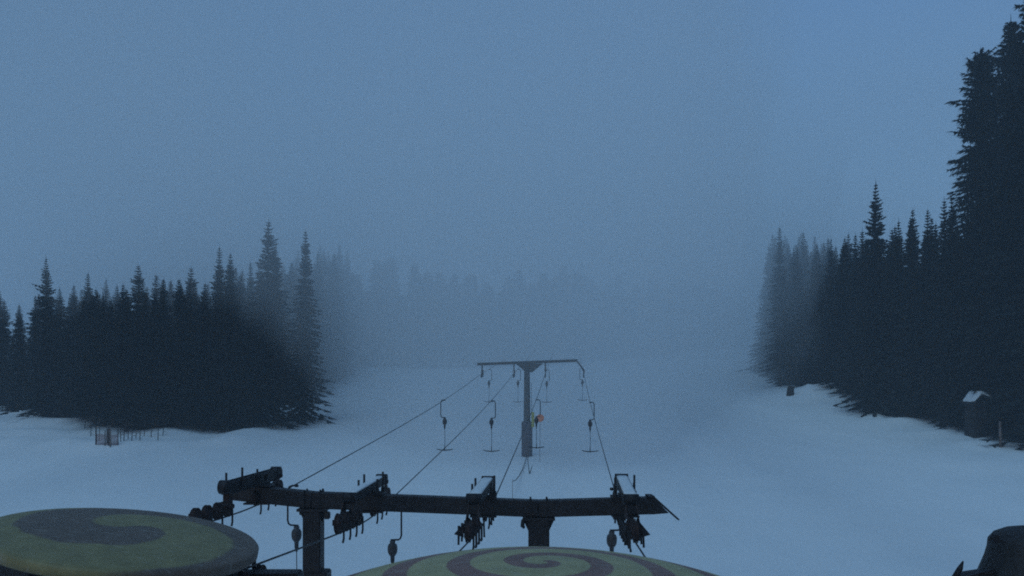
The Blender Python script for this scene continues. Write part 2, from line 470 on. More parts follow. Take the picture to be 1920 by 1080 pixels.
# ---- near pylon
BM = {}    # crossbeam centre line
def beam_pt(x, y):
    # crossbeam lies square to the line, passing Y=17 at X=-1.9
    a = (x - 960) / F
    Y = (17 + YAW * 1.9) / (1 + YAW * -(-a)) if False else (17 - .0773 * -1.9) / (1 + .0773 * a)
    return px(x, y, Y)
near = thing('lift_pylon', (-1.9, 17, ground(-1.9, 17) - .3), 'near lift pylon, a long dark crossbeam on two posts with four sheave assemblies', 'pylon')
bp = [beam_pt(425, 920), beam_pt(588, 937), beam_pt(1010, 953), beam_pt(1222, 947)]
BW, BH = .34, .385
for a, b in zip(bp, bp[1:]):
    MB().beam(a + (b - a).normalized() * .002, b - (b - a).normalized() * .002, BW, BH).build('crossbeam', M_STEEL, near, bevel=.02)
def beam_at(i):                        # where the beam crosses below rope i
    for a, b in zip(bp, bp[1:]):
        for k in range(60):
            p = a.lerp(b, k / 59)
            if abs(p.x - (C0[i] + YAW * p.y)) < .09: return p
    return bp[0]
# bevelled end with a flap
e0 = bp[3]; dB = (bp[3] - bp[2]).normalized()
m = MB()
q = [e0 + Vector((-.02, 0, BH / 2)), e0 + Vector((-.02, 0, -BH / 2 + .0)), e0 + Vector((.36, 0, -BH / 2 + .03)), e0 + Vector((.02, 0, BH / 2 - .01))]
m.add([p + Vector((0, -BW / 2, 0)) for p in q] + [p + Vector((0, BW / 2, 0)) for p in q],
      [(0, 1, 2, 3), (7, 6, 5, 4), (0, 3, 7, 4), (1, 0, 4, 5), (2, 1, 5, 6), (3, 2, 6, 7)])
m.beam(e0 + Vector((-.12, -.0, BH / 2 + .022)), e0 + Vector((.03, -.0, BH / 2 + .02)), .40, .04)
m.beam(e0 + Vector((.0, 0, BH / 2 + .03)), e0 + Vector((.60, 0, -BH / 2 - .13)), .30, .035)
m.build('end_plate', M_STEEL, near)
# posts
for (x, w, yt) in ((588, .42, 937), (1010, .48, 953)):
    t = beam_pt(x, yt); m = MB()
    top = t + Vector((0, 0, -BH / 2)); g = ground(t.x, t.y) - .3
    m.box((t.x, t.y, (top.z + g) / 2), (w, w, top.z - g), None, .025)
    m.box((t.x, t.y, top.z - .03), (w + .26, .5, .06))
    for s_ in (-1, 1):                 # gussets
        a = Vector((t.x + s_ * w / 2, t.y, top.z - .06)); h = .28
        vs = [a + Vector((0, y_, 0)) for y_ in (-.03, .03)] + [a + Vector((s_ * .13, y_, 0)) for y_ in (-.03, .03)] + [a + Vector((0, y_, -h)) for y_ in (-.03, .03)]
        m.add(vs, [(0, 2, 4), (1, 5, 3), (2, 3, 5, 4), (0, 1, 3, 2)])
    if w < .45:
        m.box((t.x + .05, t.y, top.z - 4.3), (w + .22, w + .1, 5.6), None, .03)
    m.build('post', M_STEEL, near)
    # flange pairs on the beam at the splice
    fl = MB()
    for dx in (-.19, .19):
        d = dB if x > 900 else (bp[1] - bp[0]).normalized()
        c = t + Vector((dx, 0, .004 * (1 if dx > 0 else 0)))
        fl.box(c, (.03, BW + .06, BH + .05))
        for y_ in (-.12, .12): fl.cyl(c + Vector((0, y_, BH / 2)), c + Vector((0, y_, BH / 2 + .06)), .022, 8)
    fl.build('splice_flange', M_STEEL, near)
m = MB(); t = beam_pt(985, 975)
m.tube([t + Vector((.0, -.15, .1)), t + Vector((-.06, -.15, .0)), t + Vector((-.07, -.15, -.12)), t + Vector((-.02, -.15, -.16))], [.03, .045, .05, .03], 8)
t2 = beam_pt(617, 965); m.box(t2 + Vector((-.02, -.1, .0)), (.13, .16, .17), None, .02)
t3 = beam_pt(566, 958); m.box(t3 + Vector((0, -.1, 0)), (.06, .06, .16), None, .01)
m.build('lamp_socket', M_RUB, near)

def wheel_mesh():
    m = MB(); prof = [(.045, -.06), (.06, -.05), (.06, -.03), (.135, -.02), (.16, -.037), (.178, -.035), (.178, -.024), (.150, -.009), (.150, .009), (.178, .024), (.178, .035), (.16, .037), (.135, .02), (.06, .03), (.06, .05), (.045, .06)]
    Mx = Matrix((S.cross(Vector((0, 0, 1))), Vector((0, 0, 1)), S)).transposed()
    m.lathe(prof, (0, 0, 0), Mx, 28)
    return m.mesh('sheave', M_RUST)
WM = wheel_mesh()
ASM = ['sheave assembly at the left end of the crossbeam', None, None, 'rightmost sheave assembly, its top bar pale with snow']
for i in range(4):
    bc = beam_at(i)
    yc = bc.y
    tp = [(1.64, 1.64), (1.90, 1.77), (1.90, 1.80), (1.88, 1.72)][i]
    bar_a = Vector((C0[i] + YAW * (yc - 1.75), yc - 1.75, CAM_Z - tp[0] - .14))
    bar_b = Vector((C0[i] + YAW * (yc + 1.0), yc + 1.0, CAM_Z - tp[1] - .14))
    if i == 0: bar_a.z = CAM_Z - 1.70 - .14
    asm = MB()
    W2 = (.16, .20, .26, .26)[i]
    hb = .28 if i == 0 else .20
    # top channel carried on the beam by a saddle
    for s_ in (-1, 1): asm.beam(bar_a + S * s_ * W2 * .5, bar_b + S * s_ * W2 * .5, .03, hb)
    asm.beam(bar_a + Vector((0, 0, hb * .5 - .05)), bar_b + Vector((0, 0, hb * .5 - .05)), W2 - .034, .03)
    for p in (bar_a, bar_b): asm.cyl(p - S * (W2 / 2 + .03) + Vector((0, 0, .03)), p + S * (W2 / 2 + .03) + Vector((0, 0, .03)), hb * .5 + .015, 14)
    mid = Vector((C0[i] + YAW * yc, yc, bc.z + BH / 2 + .02))
    asm.box(mid + Vector((0, 0, .0)), (.62, .46, .045))
    asm.box(mid - Vector((0, 0, BH + .045)), (.62, .46, .04))
    zt = bar_a.lerp(bar_b, .64).z
    asm.box((mid.x, mid.y, (mid.z + zt) / 2), (W2 * .8, .34, max(.05, zt - mid.z)))
    # hangers to the rockers
    root = asm.build('sheave_assembly', M_STEEL, near)
    if i in (0, 3): root['label'] = ASM[i]
    if i == 0: root['label'] = 'sheave assembly at the left end of the crossbeam, with a plain dark bar'
    # threaded clamp rods
    rods = ((-.24, -.20, .30), (-.21, .16, .40), (.24, .16, .46), (.20, -.2, .32)) if i else ((-.10, .09, .28), (.10, .22, .36), (.10, .51, .24), (.18, .62, .10))
    for (dx, dy, hh) in rods:
        rm = MB(); b0 = Vector((mid.x + dx + YAW * dy, mid.y + dy, mid.z - .05 if abs(dy) < .3 else mid.z + .15))
        if i == 0: b0 = bar_a.lerp(bar_b, dy) + S * dx + Vector((0, 0, -.05))
        rm.cyl(b0, b0 + Vector((0, 0, hh + .08)), .026, 8)
        rm.cyl(b0 + Vector((0, 0, .05)), b0 + Vector((0, 0, .17)), .052, 6, False)
        rm.build('clamp_rod', M_STEEL, root)
    if i:
        sn = MB(); n = 9; up = Vector((0, 0, hb / 2 - .02)); vs = []; 
        for k in range(n):
            t = .04 + .90 * k / (n - 1); p = bar_a.lerp(bar_b, t) + up
            hgt = .035 + .02 * noise.noise(Vector((k * .9, i, 0)))
            for s_ in (-.5, -.32, .32, .5):
                vs.append(p + S * (s_ * (W2 + .01)) + Vector((0, 0, (hgt if abs(s_) < .4 else .015) + .012)))
        for k in range(n):
            p = bar_a.lerp(bar_b, .04 + .90 * k / (n - 1)) + up
            vs.append(p + S * (-.5 * (W2 - .04)) - Vector((0, 0, .02))); vs.append(p + S * (.5 * (W2 - .04)) - Vector((0, 0, .02)))
        fs = [(k * 4 + j, k * 4 + j + 1, (k + 1) * 4 + j + 1, (k + 1) * 4 + j) for k in range(n - 1) for j in range(3)]
        o4 = n * 4
        for k in range(n - 1):
            fs += [(k * 4, (k + 1) * 4, o4 + (k + 1) * 2, o4 + k * 2), (k * 4 + 3, o4 + k * 2 + 1, o4 + (k + 1) * 2 + 1, (k + 1) * 4 + 3)]
        fs += [(0, o4, o4 + 1, 3, 2, 1), ((n - 1) * 4, (n - 1) * 4 + 1, (n - 1) * 4 + 2, (n - 1) * 4 + 3, o4 + n * 2 - 1, o4 + n * 2 - 2)]
        sn.add(vs, fs, True); sn.build('snow_cap', M_SNOWL, root)
    n0, f0_ = [(-3.02, -.15), (-2.45, .2), (-2.6, .3), (-2.75, .3)][i]
    vis = -1 if i == 3 else 1                  # the side that faces the camera
    for grp, ys, hg in (('n', [yc + n0 + .46 * k for k in range(4)], bar_a), ('f', [yc + f0_ + .45 * k for k in range(4)], bar_b)):
        big = 1.06 if i == 0 else 1.2
        cs = [rope_pt(i, y) + Vector((0, 0, .168 * big)) for y in ys]
        rk = MB()
        for s_ in (-vis,):
            rk.beam(cs[0].lerp(cs[1], -.15) + S * s_ * .105 + Vector((0, 0, .02)), cs[3].lerp(cs[2], -.15) + S * s_ * .105 + Vector((0, 0, .02)), .018, .11)
        pc = (cs[1] + cs[2]) / 2
        # triangular yoke up to the bar end
        tgt = hg + Vector((0, 0, -.05))
        if i == 0 and grp == 'n':
            rk.box(tgt + U * .12 - Vector((0, 0, .16)), (.14, .22, .46), None, .01)
            tgt = tgt + U * .06 - Vector((0, 0, .34))
        for s_ in (-1, 1):
            a = pc + S * s_ * .13 + Vector((0, 0, .05)); b = Vector((tgt.x, tgt.y, tgt.z)) + S * s_ * .09
            if s_ == vis: a.z += .16
            w = .13 if i == 0 and grp == 'n' else .07
            rk.add([a - U * .25 + S * s_ * .0, a + U * .25, b + U * w, b - U * w, a - U * .25 + S * s_ * .02, a + U * .25 + S * s_ * .02, b + U * w + S * s_ * .02, b - U * w + S * s_ * .02],
                   [(0, 1, 2, 3), (7, 6, 5, 4), (0, 4, 5, 1), (1, 5, 6, 2), (2, 6, 7, 3), (3, 7, 4, 0)])
        rk.cyl(tgt - S * .16, tgt + S * .16, .05, 10); rk.cyl(pc - S * .17 + Vector((0, 0, .05)), pc + S * .17 + Vector((0, 0, .05)), .045, 10)
        rk.build('rocker_arm', M_RUST, root)
        for k, c in enumerate(cs):
            o = bpy.data.objects.new('sheave', WM); COL.objects.link(o); o.parent = root
            o.location = c - origin_of(near); o.scale = (big, big, big)
            cp = MB(); sd = S * (.095 * vis)
            cp.tube([c + sd * 1.1, c + sd * 1.1 - Vector((0, 0, .30)), c + sd * .9 - Vector((0, 0, .39))], [.020, .022, .024], 7)
            cp.cyl(c - S * .10, c + S * .10, .028, 10)
            if i >= 2: cp.tube([c - S * .19 + Vector((0, 0, .12)), c - S * .20 - Vector((0, 0, .26))], [.03, .022], 6); cp.cyl(c - S * .2, c, .025, 6); cp.tube([c + S * .15 + Vector((0, 0, .05)), c + S * .16 - Vector((0, 0, .30))], [.02, .022], 6)
            cp.build('rope_catcher', M_STEEL, root)
        if i >= 2:                     # guide plates seen edge-on beside the right-hand sheaves
            for k in range(3):
                gp = MB(); sgn = 1 if i == 3 else -1; a = cs[k] + S * .10 * sgn
                q = [Vector((0, -.05, .17)), S * sgn * .19 + Vector((0, 0, -.05)), Vector((0, .05, -.12)), Vector((0, -.02, .17)), S * sgn * .19 + Vector((0, .03, -.05)), Vector((0, .08, -.12))]
                gp.add([a + p for p in q], [(0, 1, 2), (5, 4, 3), (0, 3, 4, 1), (1, 4, 5, 2), (2, 5, 3, 0)])
                gp.build('guide_plate', M_STEEL, root)

# ---- far pylon
FX = 1.29
far = thing('lift_pylon', (FX, YT, ground(FX, YT) - .2), 'far lift pylon, a single grey mast with a T-shaped arm, fading into the fog', 'pylon')
fa, fb = px(895, 683, YT + .3), px(1083, 676, YT - .3)
fm = fa.lerp(fb, .52)
MB().beam(fa, fb, .24, .23).build('crossarm', M_TOWER, far)
m = MB()
gt = ground(FX, YT) - .3
m.tube([(FX, YT, gt), (FX, YT, gt + 4), (FX, YT, fm.z - .6)], [.32, .29, .25], 12)
m.build('mast', M_TOWER, far)
m = MB(); hh = Vector((0, 0, -.12))
for y_ in (-.1, .1):
    m.add([fm + Vector((-1.15, y_ - .02, 0)) + hh, fm + Vector((1.15, y_ - .02, 0)) + hh, fm + Vector((.28, y_ - .02, -.85)), fm + Vector((-.28, y_ - .02, -.85)),
           fm + Vector((-1.15, y_ + .02, 0)) + hh, fm + Vector((1.15, y_ + .02, 0)) + hh, fm + Vector((.28, y_ + .02, -.85)), fm + Vector((-.28, y_ + .02, -.85))],
          [(0, 1, 2, 3), (7, 6, 5, 4), (0, 4, 5, 1), (1, 5, 6, 2), (2, 6, 7, 3), (3, 7, 4, 0)])
m.build('gusset_plate', M_TOWER, far)
g0 = CAM_Z - YT * (852 - HZ) / F
m = MB(); m.tube([(FX, YT, g0 - .5), (FX, YT, g0 + .1), (FX, YT, g0 + 2.75), (FX, YT, g0 + 2.85)], [.44, .47, .47, .38], 16)
m.build('crash_pad', M_PAD, far)
for i in range(4):
    p = rope_pt(i, YT); ar = fa.lerp(fb, max(.01, min(.99, (p.x - fa.x) / (fb.x - fa.x))))
    m = MB()
    m.beam(ar, Vector((p.x, YT, p.z + .3)), .12, .10, up=Vector((0, 1, 0)))
    m.beam(Vector((p.x, YT - .7, p.z + .24)) - Vector((0, 0, .08)), Vector((p.x, YT + .7, p.z + .24)) + Vector((0, 0, .06)), .10, .14)
    for k in (-.6, -.2, .2, .6):
        c = rope_pt(i, YT + k); c.z -= .17
        m.cyl(c - S * .04, c + S * .04, .17, 14); m.beam(c, c + Vector((.05, 0, .4)), .05, .05, up=Vector((0, 1, 0)))
    m.build('sheave_assembly', M_TOWER, far)
m = MB()
for k in range(9): m.box((FX + .32, YT - .12, g0 + 3.2 + k * .35), (.16, .03, .03))
m.beam((FX + .39, YT - .12, g0 + 3.0), (FX + .39, YT - .12, g0 + 6.2), .03, .03, up=Vector((0, 1, 0)))
m.build('ladder', M_TOWER, far)
m = MB(); m.box((FX + .50, YT - .25, g0 + 3.0), (.24, .2, 1.3), None, .03); m.build('control_box', M_YEL, far)

# orange marker on its thin pole beside the far pylon
mp_ = px(1013, 784, 60.5); gg = ground(mp_.x, 60.5)
e = thing('marker_post', (mp_.x, 60.5, gg), 'thin pole with a faded orange disc right of the far pylon mast', 'marker')
MB().tube([(mp_.x - .05, 60.52, gg - .3), (mp_.x, 60.52, mp_.z + .55)], .018, 6).build('pole', M_WOOD, e)
m = MB(); Mz = Matrix(((1, 0, 0), (0, 0, -1), (0, 1, 0)))
m.lathe([(.05, -.02), (.30, -.02), (.32, 0), (.30, .02), (.05, .02)], (mp_.x, 60.47, mp_.z), Mz, 20); m.build('disc', M_ORANGE, e)

# ---------------------------------------------------------------- T-bar hangers
def tbar(origin, side, label, drop=3.0, big=1.0, armdir=None, group='T-bar hangers on the haul ropes'):
    e = thing('tbar_hanger', origin, label, 'T-bar', group)
    def P(x, z): return Vector(origin) + (S * x + Vector((0, 0, z)))
    ay = .24 * side
    m = MB()
    m.tube([P(0, .04), P(0, -.03)], .045, 8)
    m.tube([P(-.05 * side, .0), P(.12 * side, .01), P(ay * .85, -.03), P(ay, -.12), P(ay, -.55), P(ay, -.92), P(ay * .9, -1.0), P(ay * .7, -1.04), P(-.05 * side, -1.05)], .024 * big, 8)
    m.build('hanger_arm', M_STEEL, e)
    m = MB()
    c = P(0, -1.30)
    m.lathe([(.04, .24), (.075, .22), (.07, .16), (.105, .14), (.130, .08), (.134, .01), (.129, -.005), (.132, -.02), (.122, -.09), (.09, -.15), (.06, -.18), (.052, -.34), (.035, -.38), (.03, -.44)], c, None, 20)
    m.build('spring_box', M_SPRING, e)
    m = MB(); m.tube([P(0, -1.72), P(.01, -drop * .7), P(0, -drop + .05)], .013 * big, 6); m.build('pull_cord', M_ROPE, e)
    m = MB()
    a = random.uniform(-.15, .15)
    D = (S + U * a).normalized()
    b = P(0, -drop)
    m.tube([b - D * .50 + Vector((0, 0, .05)), b - D * .3 - Vector((0, 0, .0)), b - Vector((0, 0, .03)), b + D * .3, b + D * .50 + Vector((0, 0, .05))], [.022, .028, .034, .028, .022], 8)
    m.tube([b + Vector((0, 0, .30)), b], [.018, .03], 8)
    m.build('handle', M_RUB, e)
    return e
TB = [(0, 44.0, -1, 'T-bar hanging from the leftmost rope between the two pylons'),
      (1, 44.6, 1, 'T-bar hanging left of the far pylon mast from the second rope'),
      (2, 45.5, 1, 'T-bar hanging close beside the padded foot of the far pylon'),
      (3, 44.0, 1, 'T-bar hanging right of the far pylon from the rightmost rope'),
      (0, 68.5, 1, 'faint T-bar beyond the far pylon, leftmost of the foggy row'),
      (1, 68.0, 1, 'faint T-bar beyond the far pylon, just left of its mast'),
      (2, 67.0, 1, 'faint T-bar beyond the far pylon, just right of its mast'),
      (3, 68.5, -1, 'faint T-bar beyond the far pylon, rightmost of the foggy row')]
for i, Y, sd, lab in TB:
    tbar(rope_pt(i, Y) - Vector((0, 0, .03)), sd, lab, 3.0 + random.uniform(-.06, .06), 1.1)
def tbar_at(x, ybox, Y, side, top_i, lab, big=1.0):     # near ones: box centre seen at (x, ybox)
    p = px(x, ybox, Y); o = rope_pt(top_i, Y)
    tbar(Vector((p.x, Y, p.z + 1.30)), side, lab, 3.4, big)
tbar_at(556, 1003, 19.4, -1, 0, 'T-bar hanging under the near crossbeam beside its left post')
tbar_at(736, 1030, 19.6, 1, 1, 'T-bar hanging under the near crossbeam between the second and third sheave assemblies')
tbar_at(1147, 1013, 18.6, 1, 3, 'T-bar hanging under the near crossbeam left of the rightmost sheave assembly')

# ---------------------------------------------------------------- drive stations with spiral-painted covers
GREEN = (.36, .36, .17, 1); MAUVE = (.25, .155, .17, 1)
def station(idx, label, zc, Rc, tilt, mat_, dome, rz=0, pitch=0):
    wx, wy, wr, wz = WHEELS[idx]
    g = ground(wx, wy) - .3
    e = thing('drive_station', (wx, wy, g), label, 'lift station', 'drag lift drive stations')
    cov = MB(); prof = [(.02, dome)]
    for k in range(1, 22):
        q = k / 21; prof.append((Rc * q * .985, dome * (1 - q ** 2.2)))
    prof += [(Rc, -.03), (Rc * 1.0, -.13), (Rc * .975, -.16), (Rc * .95, -.13), (Rc * .6, -.05), (.02, -.02)]
    cov.lathe(prof, (0, 0, 0), None, 96)
    o = bpy.data.objects.new('spiral_cover', cov.mesh('spiral_cover', mat_)); COL.objects.link(o); o.parent = e
    o.location = (0, 0, CAM_Z + zc - g); o.rotation_euler = (R(pitch), R(tilt), R(rz))
    # bullwheel
    m = MB(); c = (wx, wy, CAM_Z + wz)
    tb = Matrix.Rotation(R(2 if idx == 0 else 0), 3, 'Y')
    m.lathe([(wr + .06, .06), (wr + .06, .04), (wr - .02, .0), (wr + .06, -.04), (wr + .06, -.06), (wr - .1, -.08), (wr - .12, .0), (wr - .1, .08), (wr + .05, .07)], c, tb, 64)
    for k in range(6):
        a = k * math.pi / 3; d = tb @ Vector((math.cos(a), math.sin(a), 0))
        m.beam(Vector(c) + d * .15, Vector(c) + d * (wr - .1), .12, .10)
    m.cyl(Vector(c) - Vector((0, 0, .2)), Vector((wx, wy, CAM_Z + zc - .05)), .16, 16)
    m.build('bullwheel', M_STEEL, e)
    m = MB()
    m.box((wx, wy, CAM_Z + wz - .5), (1.1, 1.6, .6), None, .04)
    m.beam((wx - .0, wy - 2.4, CAM_Z + wz - .62), (wx, wy + 1.5, CAM_Z + wz - .62), .5, .35)
    m.build('gearbox', M_STEEL, e)
    m = MB(); m.cyl((wx, wy, g), (wx, wy, CAM_Z + wz - .7), .32, 20); m.build('column', M_STEEL, e)
    return e
M_SP1 = spiral_mat('spiral_paint_left', .42, .80, (.205, .18, .085, 1), (.115, .085, .066, 1), power=1.3, split=.45)
M_SP2 = spiral_mat('spiral_paint_front', 2.3, .55, (.35, .31, .16, 1), (.21, .115, .095, 1))
st1 = station(0, 'lift drive station at the left with a domed cover in a green and mauve spiral', -1.82, 1.73, 9.5, M_SP1, .13, rz=0, pitch=.6)
st2 = station(1, 'lift drive station nearest below the view, its spiral-painted dome cut by the bottom edge', -1.645, 2.06, .6, M_SP2, .35, rz=0)
# side frame of the left station with two supporting sheaves under the second rope
m = MB()
m.beam(px(60, 1100, 9.0), px(545, 1099, 11.2), .3, .28)
m.beam(px(85, 1092, 8.8), px(440, 1082, 10.9), .18, .2)
m.beam(px(-12, 1046, 9.6), px(110, 1085, 8.9), .35, .28)
m.beam(px(-20, 1040, 9.6), px(120, 1090, 9.0), .9, .4)
m.box(px(508, 1085, 10.9), (.9, .35, .22), None, .03)
m.build('side_frame', M_STEEL, st1)
for k, Y in enumerate((10.55, 11.15)):
    c = rope_pt(1, Y) - Vector((0, 0, .20))
    o = bpy.data.objects.new('support_sheave', WM); COL.objects.link(o); o.parent = st1; o.location = c - origin_of(st1)
    q = MB(); q.cyl(c - S * .1 + Vector((0, 0, .0)), c - S * .1 + Vector((0, 0, .42)), .035, 8)
    q.cyl(c - S * .14, c + S * .14, .04, 10); q.beam(c - Vector((0, 0, .0)) + S * .1, c - Vector((0, 0, .38)) + S * .1, .05, .12, up=Vector((0, 1, 0)))
    q.build('rope_guide', M_STEEL, st1)

# dark machine housing at the right edge
HY = 9.0
hc = px(1935, 1060, HY); g = ground(hc.x, HY) - .3
e = thing('machine_housing', (hc.x, HY, g), 'dark rounded machine housing with a spiked arm at the lower right edge', 'machine')
m = MB()
m.lathe([(.62, -.55), (.60, -.20), (.50, .08), (.47, .20), (.46, .30), (.40, .38), (.28, .44), (.12, .475), (.02, .48)], (hc.x, HY, hc.z), None, 40)
m.build('housing', M_RUB, e)
m = MB(); c = px(1865, 1010, HY - .2); m.box(c, (.06, .1, .09), Matrix.Rotation(.4, 3, 'Y'), .01); m.beam(c, px(1880, 1016, HY - .2), .05, .03); m.build('lug', M_STEEL, e)
m = MB(); m.beam(px(1786, 1090, HY), px(1862, 1070, HY - .1), .10, .05, bevel=.01); m.box(px(1842, 1082, HY), (.45, .3, .12), Matrix.Rotation(-.15, 3, 'Y')); m.build('arm', M_STEEL, e)
m = MB(); m.tube([px(1784, 1092, HY), px(1800, 1066, HY), px(1806, 1052, HY)], [.035, .034, .008], 8); m.build('spike', M_STEEL, e)
MB().cyl((hc.x, HY, g), (hc.x, HY, hc.z - .5), .3, 16).build('column', M_STEEL, e)

# ---------------------------------------------------------------- small things on the snow
# thin marker pole and the broken slalom stake below the far pylon
def gpt(x, y):                         # the point of the snow seen at pixel (x, y)
    lo, hi = 20.0, 200.0
    for _ in range(40):
        mid = (lo + hi) / 2; p = px(x, y, mid)
        if p.z > ground(p.x, mid): lo = mid
        else: hi = mid
    p = px(x, y, lo); return Vector((p.x, lo, ground(p.x, lo)))
b = gpt(961, 944); tp = px(961, 899, b.y)
e = thing('marker_pole', b, 'thin upright pole in the snow just behind the near crossbeam', 'pole')
MB().tube([b - Vector((0, 0, .3)), tp], [.02, .014], 6).build('stick', M_WOOD, e)
f0 = Vector((FX - .15, YT - .5, g0 + .15)); f0.z = max(f0.z, ground(f0.x, f0.y) + .1)
m = MB(); pts = []
ctrl = [(988, 853), (985, 866), (980, 880), (973, 893), (966, 901), (962, 902)]
n = len(ctrl)
for k, (x_, y_) in enumerate(ctrl): pts.append(px(x_, y_, YT - .6 + (b.y - YT + .6) * k / (n - 1)))
m.tube(pts, [.03, .03, .035, .035, .03, .025], 6)
tag(m.build('safety_rope', M_ROPE), 'slack dark rope curving from the far pylon foot down to the thin pole', 'rope')
b2 = gpt(993, 888); e = thing('slalom_stake', b2, 'bent thin stake in the snow just below the far pylon foot', 'stake')
m = MB(); m.tube([px(989, 856, b2.y), px(991, 874, b2.y), b2 - Vector((0, 0, .1))], [.02, .025, .03], 6)
m.tube([b2 - Vector((0, 0, .05)), px(998, 873, b2.y + .1)], [.035, .02], 6); m.build('stick', M_ROPE, e)

# orange net and posts at the foot of the left forest
def post(x, ytop, ybot, r, mat_, par, name='post'):
    p = gpt(x, ybot); q_ = px(x, ytop, p.y)
    return MB().tube([p - Vector((0, 0, .3)), q_], [r, r * .85], 7).build(name, mat_, par)
b = gpt(200, 838)
e = thing('snow_fence', b, 'short faded red net fence on wooden posts at the foot of the left forest', 'fence')
post(180, 794, 834, .06, M_DWOOD, e); post(197, 806, 836, .045, M_DWOOD, e); post(207, 800, 838, .07, M_WOOD, e); post(221, 805, 834, .05, M_DWOOD, e)
a1 = gpt(182, 834); a2 = gpt(221, 835); m = MB()
for k in range(16):
    t = k / 15; p0 = a1.lerp(a2, t); m.tube([p0 + Vector((0, -.05, .05)), p0 + Vector((0, -.05, .95))], .02, 4)
for k in range(9):
    z = .08 + k * .11; m.tube([a1 + Vector((0, -.05, z)), a1.lerp(a2, .5) + Vector((0, -.05, z - .04)), a2 + Vector((0, -.05, z))], .022, 4)
m.build('net', M_NET, e)
b = gpt(212, 834)
e = thing('wooden_sign', b, 'pale board on a post beside the red net fence at the left forest', 'sign')
p0 = px(205, 822, b.y)
m = MB(); m.box(px(204, 817, b.y - .1), (.40, .04, 1.35), None, .01); m.build('board', M_SPRING, e); post(204, 812, 836, .04, M_DWOOD, e, 'stake')
for k, (x, t, bt) in enumerate([(232, 806, 826), (247, 803, 826), (262, 800, 826), (296, 796, 826)]):
    b = gpt(x, bt); e = thing('dead_sapling', b, ['bare sapling right beside the red net fence', 'second bare sapling right of the red net fence', 'third bare sapling right of the red net fence', 'bare sapling farthest right of the red net fence'][k], 'sapling', 'bare saplings at the left forest edge')
    top = px(x, t - 18, b.y); m = MB(); m.tube([b - Vector((0, 0, .2)), b.lerp(top, .5) + Vector((.05, 0, 0)), top], [.04, .03, .012], 6)
    for j in range(9):
        q0 = b.lerp(top, .2 + .08 * j); a = j * 2.4; d = Vector((math.cos(a), math.sin(a), .15))
        m.tube([q0, q0 + d * .25, q0 + d * .5 - Vector((0, 0, .08))], [.014, .01, .006], 4)
    m.build('stem', M_DWOOD, e)

random.seed(99)
for k in range(9):
    x = (170, 186, 240, 254, 270, 283, 305, 158, 226)[k]; b = gpt(x, (818, 826, 823, 821, 820, 819, 817, 806, 828)[k])
    e = thing('dead_sapling', b, 'thin leafless sapling among the bare stems at the left forest edge', 'sapling', 'thin stems at the left forest edge')
    m = MB(); top = b + Vector((random.uniform(-.2, .2), 0, random.uniform(1.4, 2.6)))
    m.tube([b - Vector((0, 0, .2)), b.lerp(top, .5) + Vector((.06, 0, 0)), top], [.035, .026, .01], 6)
    for j in range(14):
        q0 = b.lerp(top, .15 + .06 * j); a = j * 2.4 + k; d = Vector((math.cos(a), math.sin(a), .1)) * random.uniform(.3, .7)
        m.tube([q0, q0 + d * .5, q0 + d - Vector((0, 0, .12))], [.018, .014, .006], 4)
    m.build('stem', M_DWOOD, e)

# hut on the right with snow on its roof
hb_ = gpt(1847, 819); hY = hb_.y
e = thing('wooden_hut', (hb_.x, hY, ground(hb_.x, hY)), 'small dark wooden hut with a snow-covered roof under the great black spruce', 'hut')
HW, HD, HH = 2.1, 1.5, 3.5
gz = ground(hb_.x, hY) - .2; cx = hb_.x
m = MB(); m.box((cx, hY + HD / 2, gz + HH / 2), (HW, HD, HH))
for k in range(7): m.box((cx - HW / 2 + .17 + k * (HW - .34) / 6, hY - .02, gz + HH / 2), (.05, .04, HH - .04))
m.build('wall', M_DWOOD, e)
m = MB(); m.box((cx + .3, hY - .03, gz + 1.15), (.85, .05, 2.0)); m.build('door', M_DWOOD, e)
def gable(m, x0, x1, xr, y0, y1, z0, zr, th):
    A = [(x0, z0), (xr, zr), (x1, z0 + .1)]
    vs = []
    for y in (y0, y1):
        vs += [(x, y, z) for x, z in A] + [(x, y, z + th) for x, z in A]
    m.add(vs, [(0, 1, 4, 3), (1, 2, 5, 4), (9, 10, 7, 6), (10, 11, 8, 7), (3, 4, 10, 9), (4, 5, 11, 10), (0, 6, 7, 1), (1, 7, 8, 2), (0, 3, 9, 6), (2, 8, 11, 5)])
m = MB(); gable(m, cx - HW / 2 - .25, cx + HW / 2 + .25, cx - .55, hY - .35, hY + HD + .3, gz + HH - .1, gz + HH + .75, .10); m.build('roof', M_DWOOD, e)
m = MB()
# snow slab sliding off the front-facing roof, thick and uneven
nx, ny = 12, 8; top = []
for j in range(ny + 1):
    for k in range(nx + 1):
        u, v_ = k / nx, j / ny; x = cx - HW / 2 - .2 + u * (HW + .4)
        zr = gz + HH + .02 + max(0, (1 - abs(x - (cx - .55)) / (.75 if x < cx - .55 else 1.85))) * .85
        edge = min(u, 1 - u, v_, 1 - v_)
        top.append((x, hY - .36 + v_ * (HD + .6), zr + (.30 * min(1, edge * 7) if edge > 0 else -.05) + .07 * noise.noise(Vector((x * 2, v_ * 5, 3)))))
m.add(top, [(j * (nx + 1) + k, j * (nx + 1) + k + 1, (j + 1) * (nx + 1) + k + 1, (j + 1) * (nx + 1) + k) for j in range(ny) for k in range(nx)], True)
m.build('roof_snow', M_SNOWL, e)

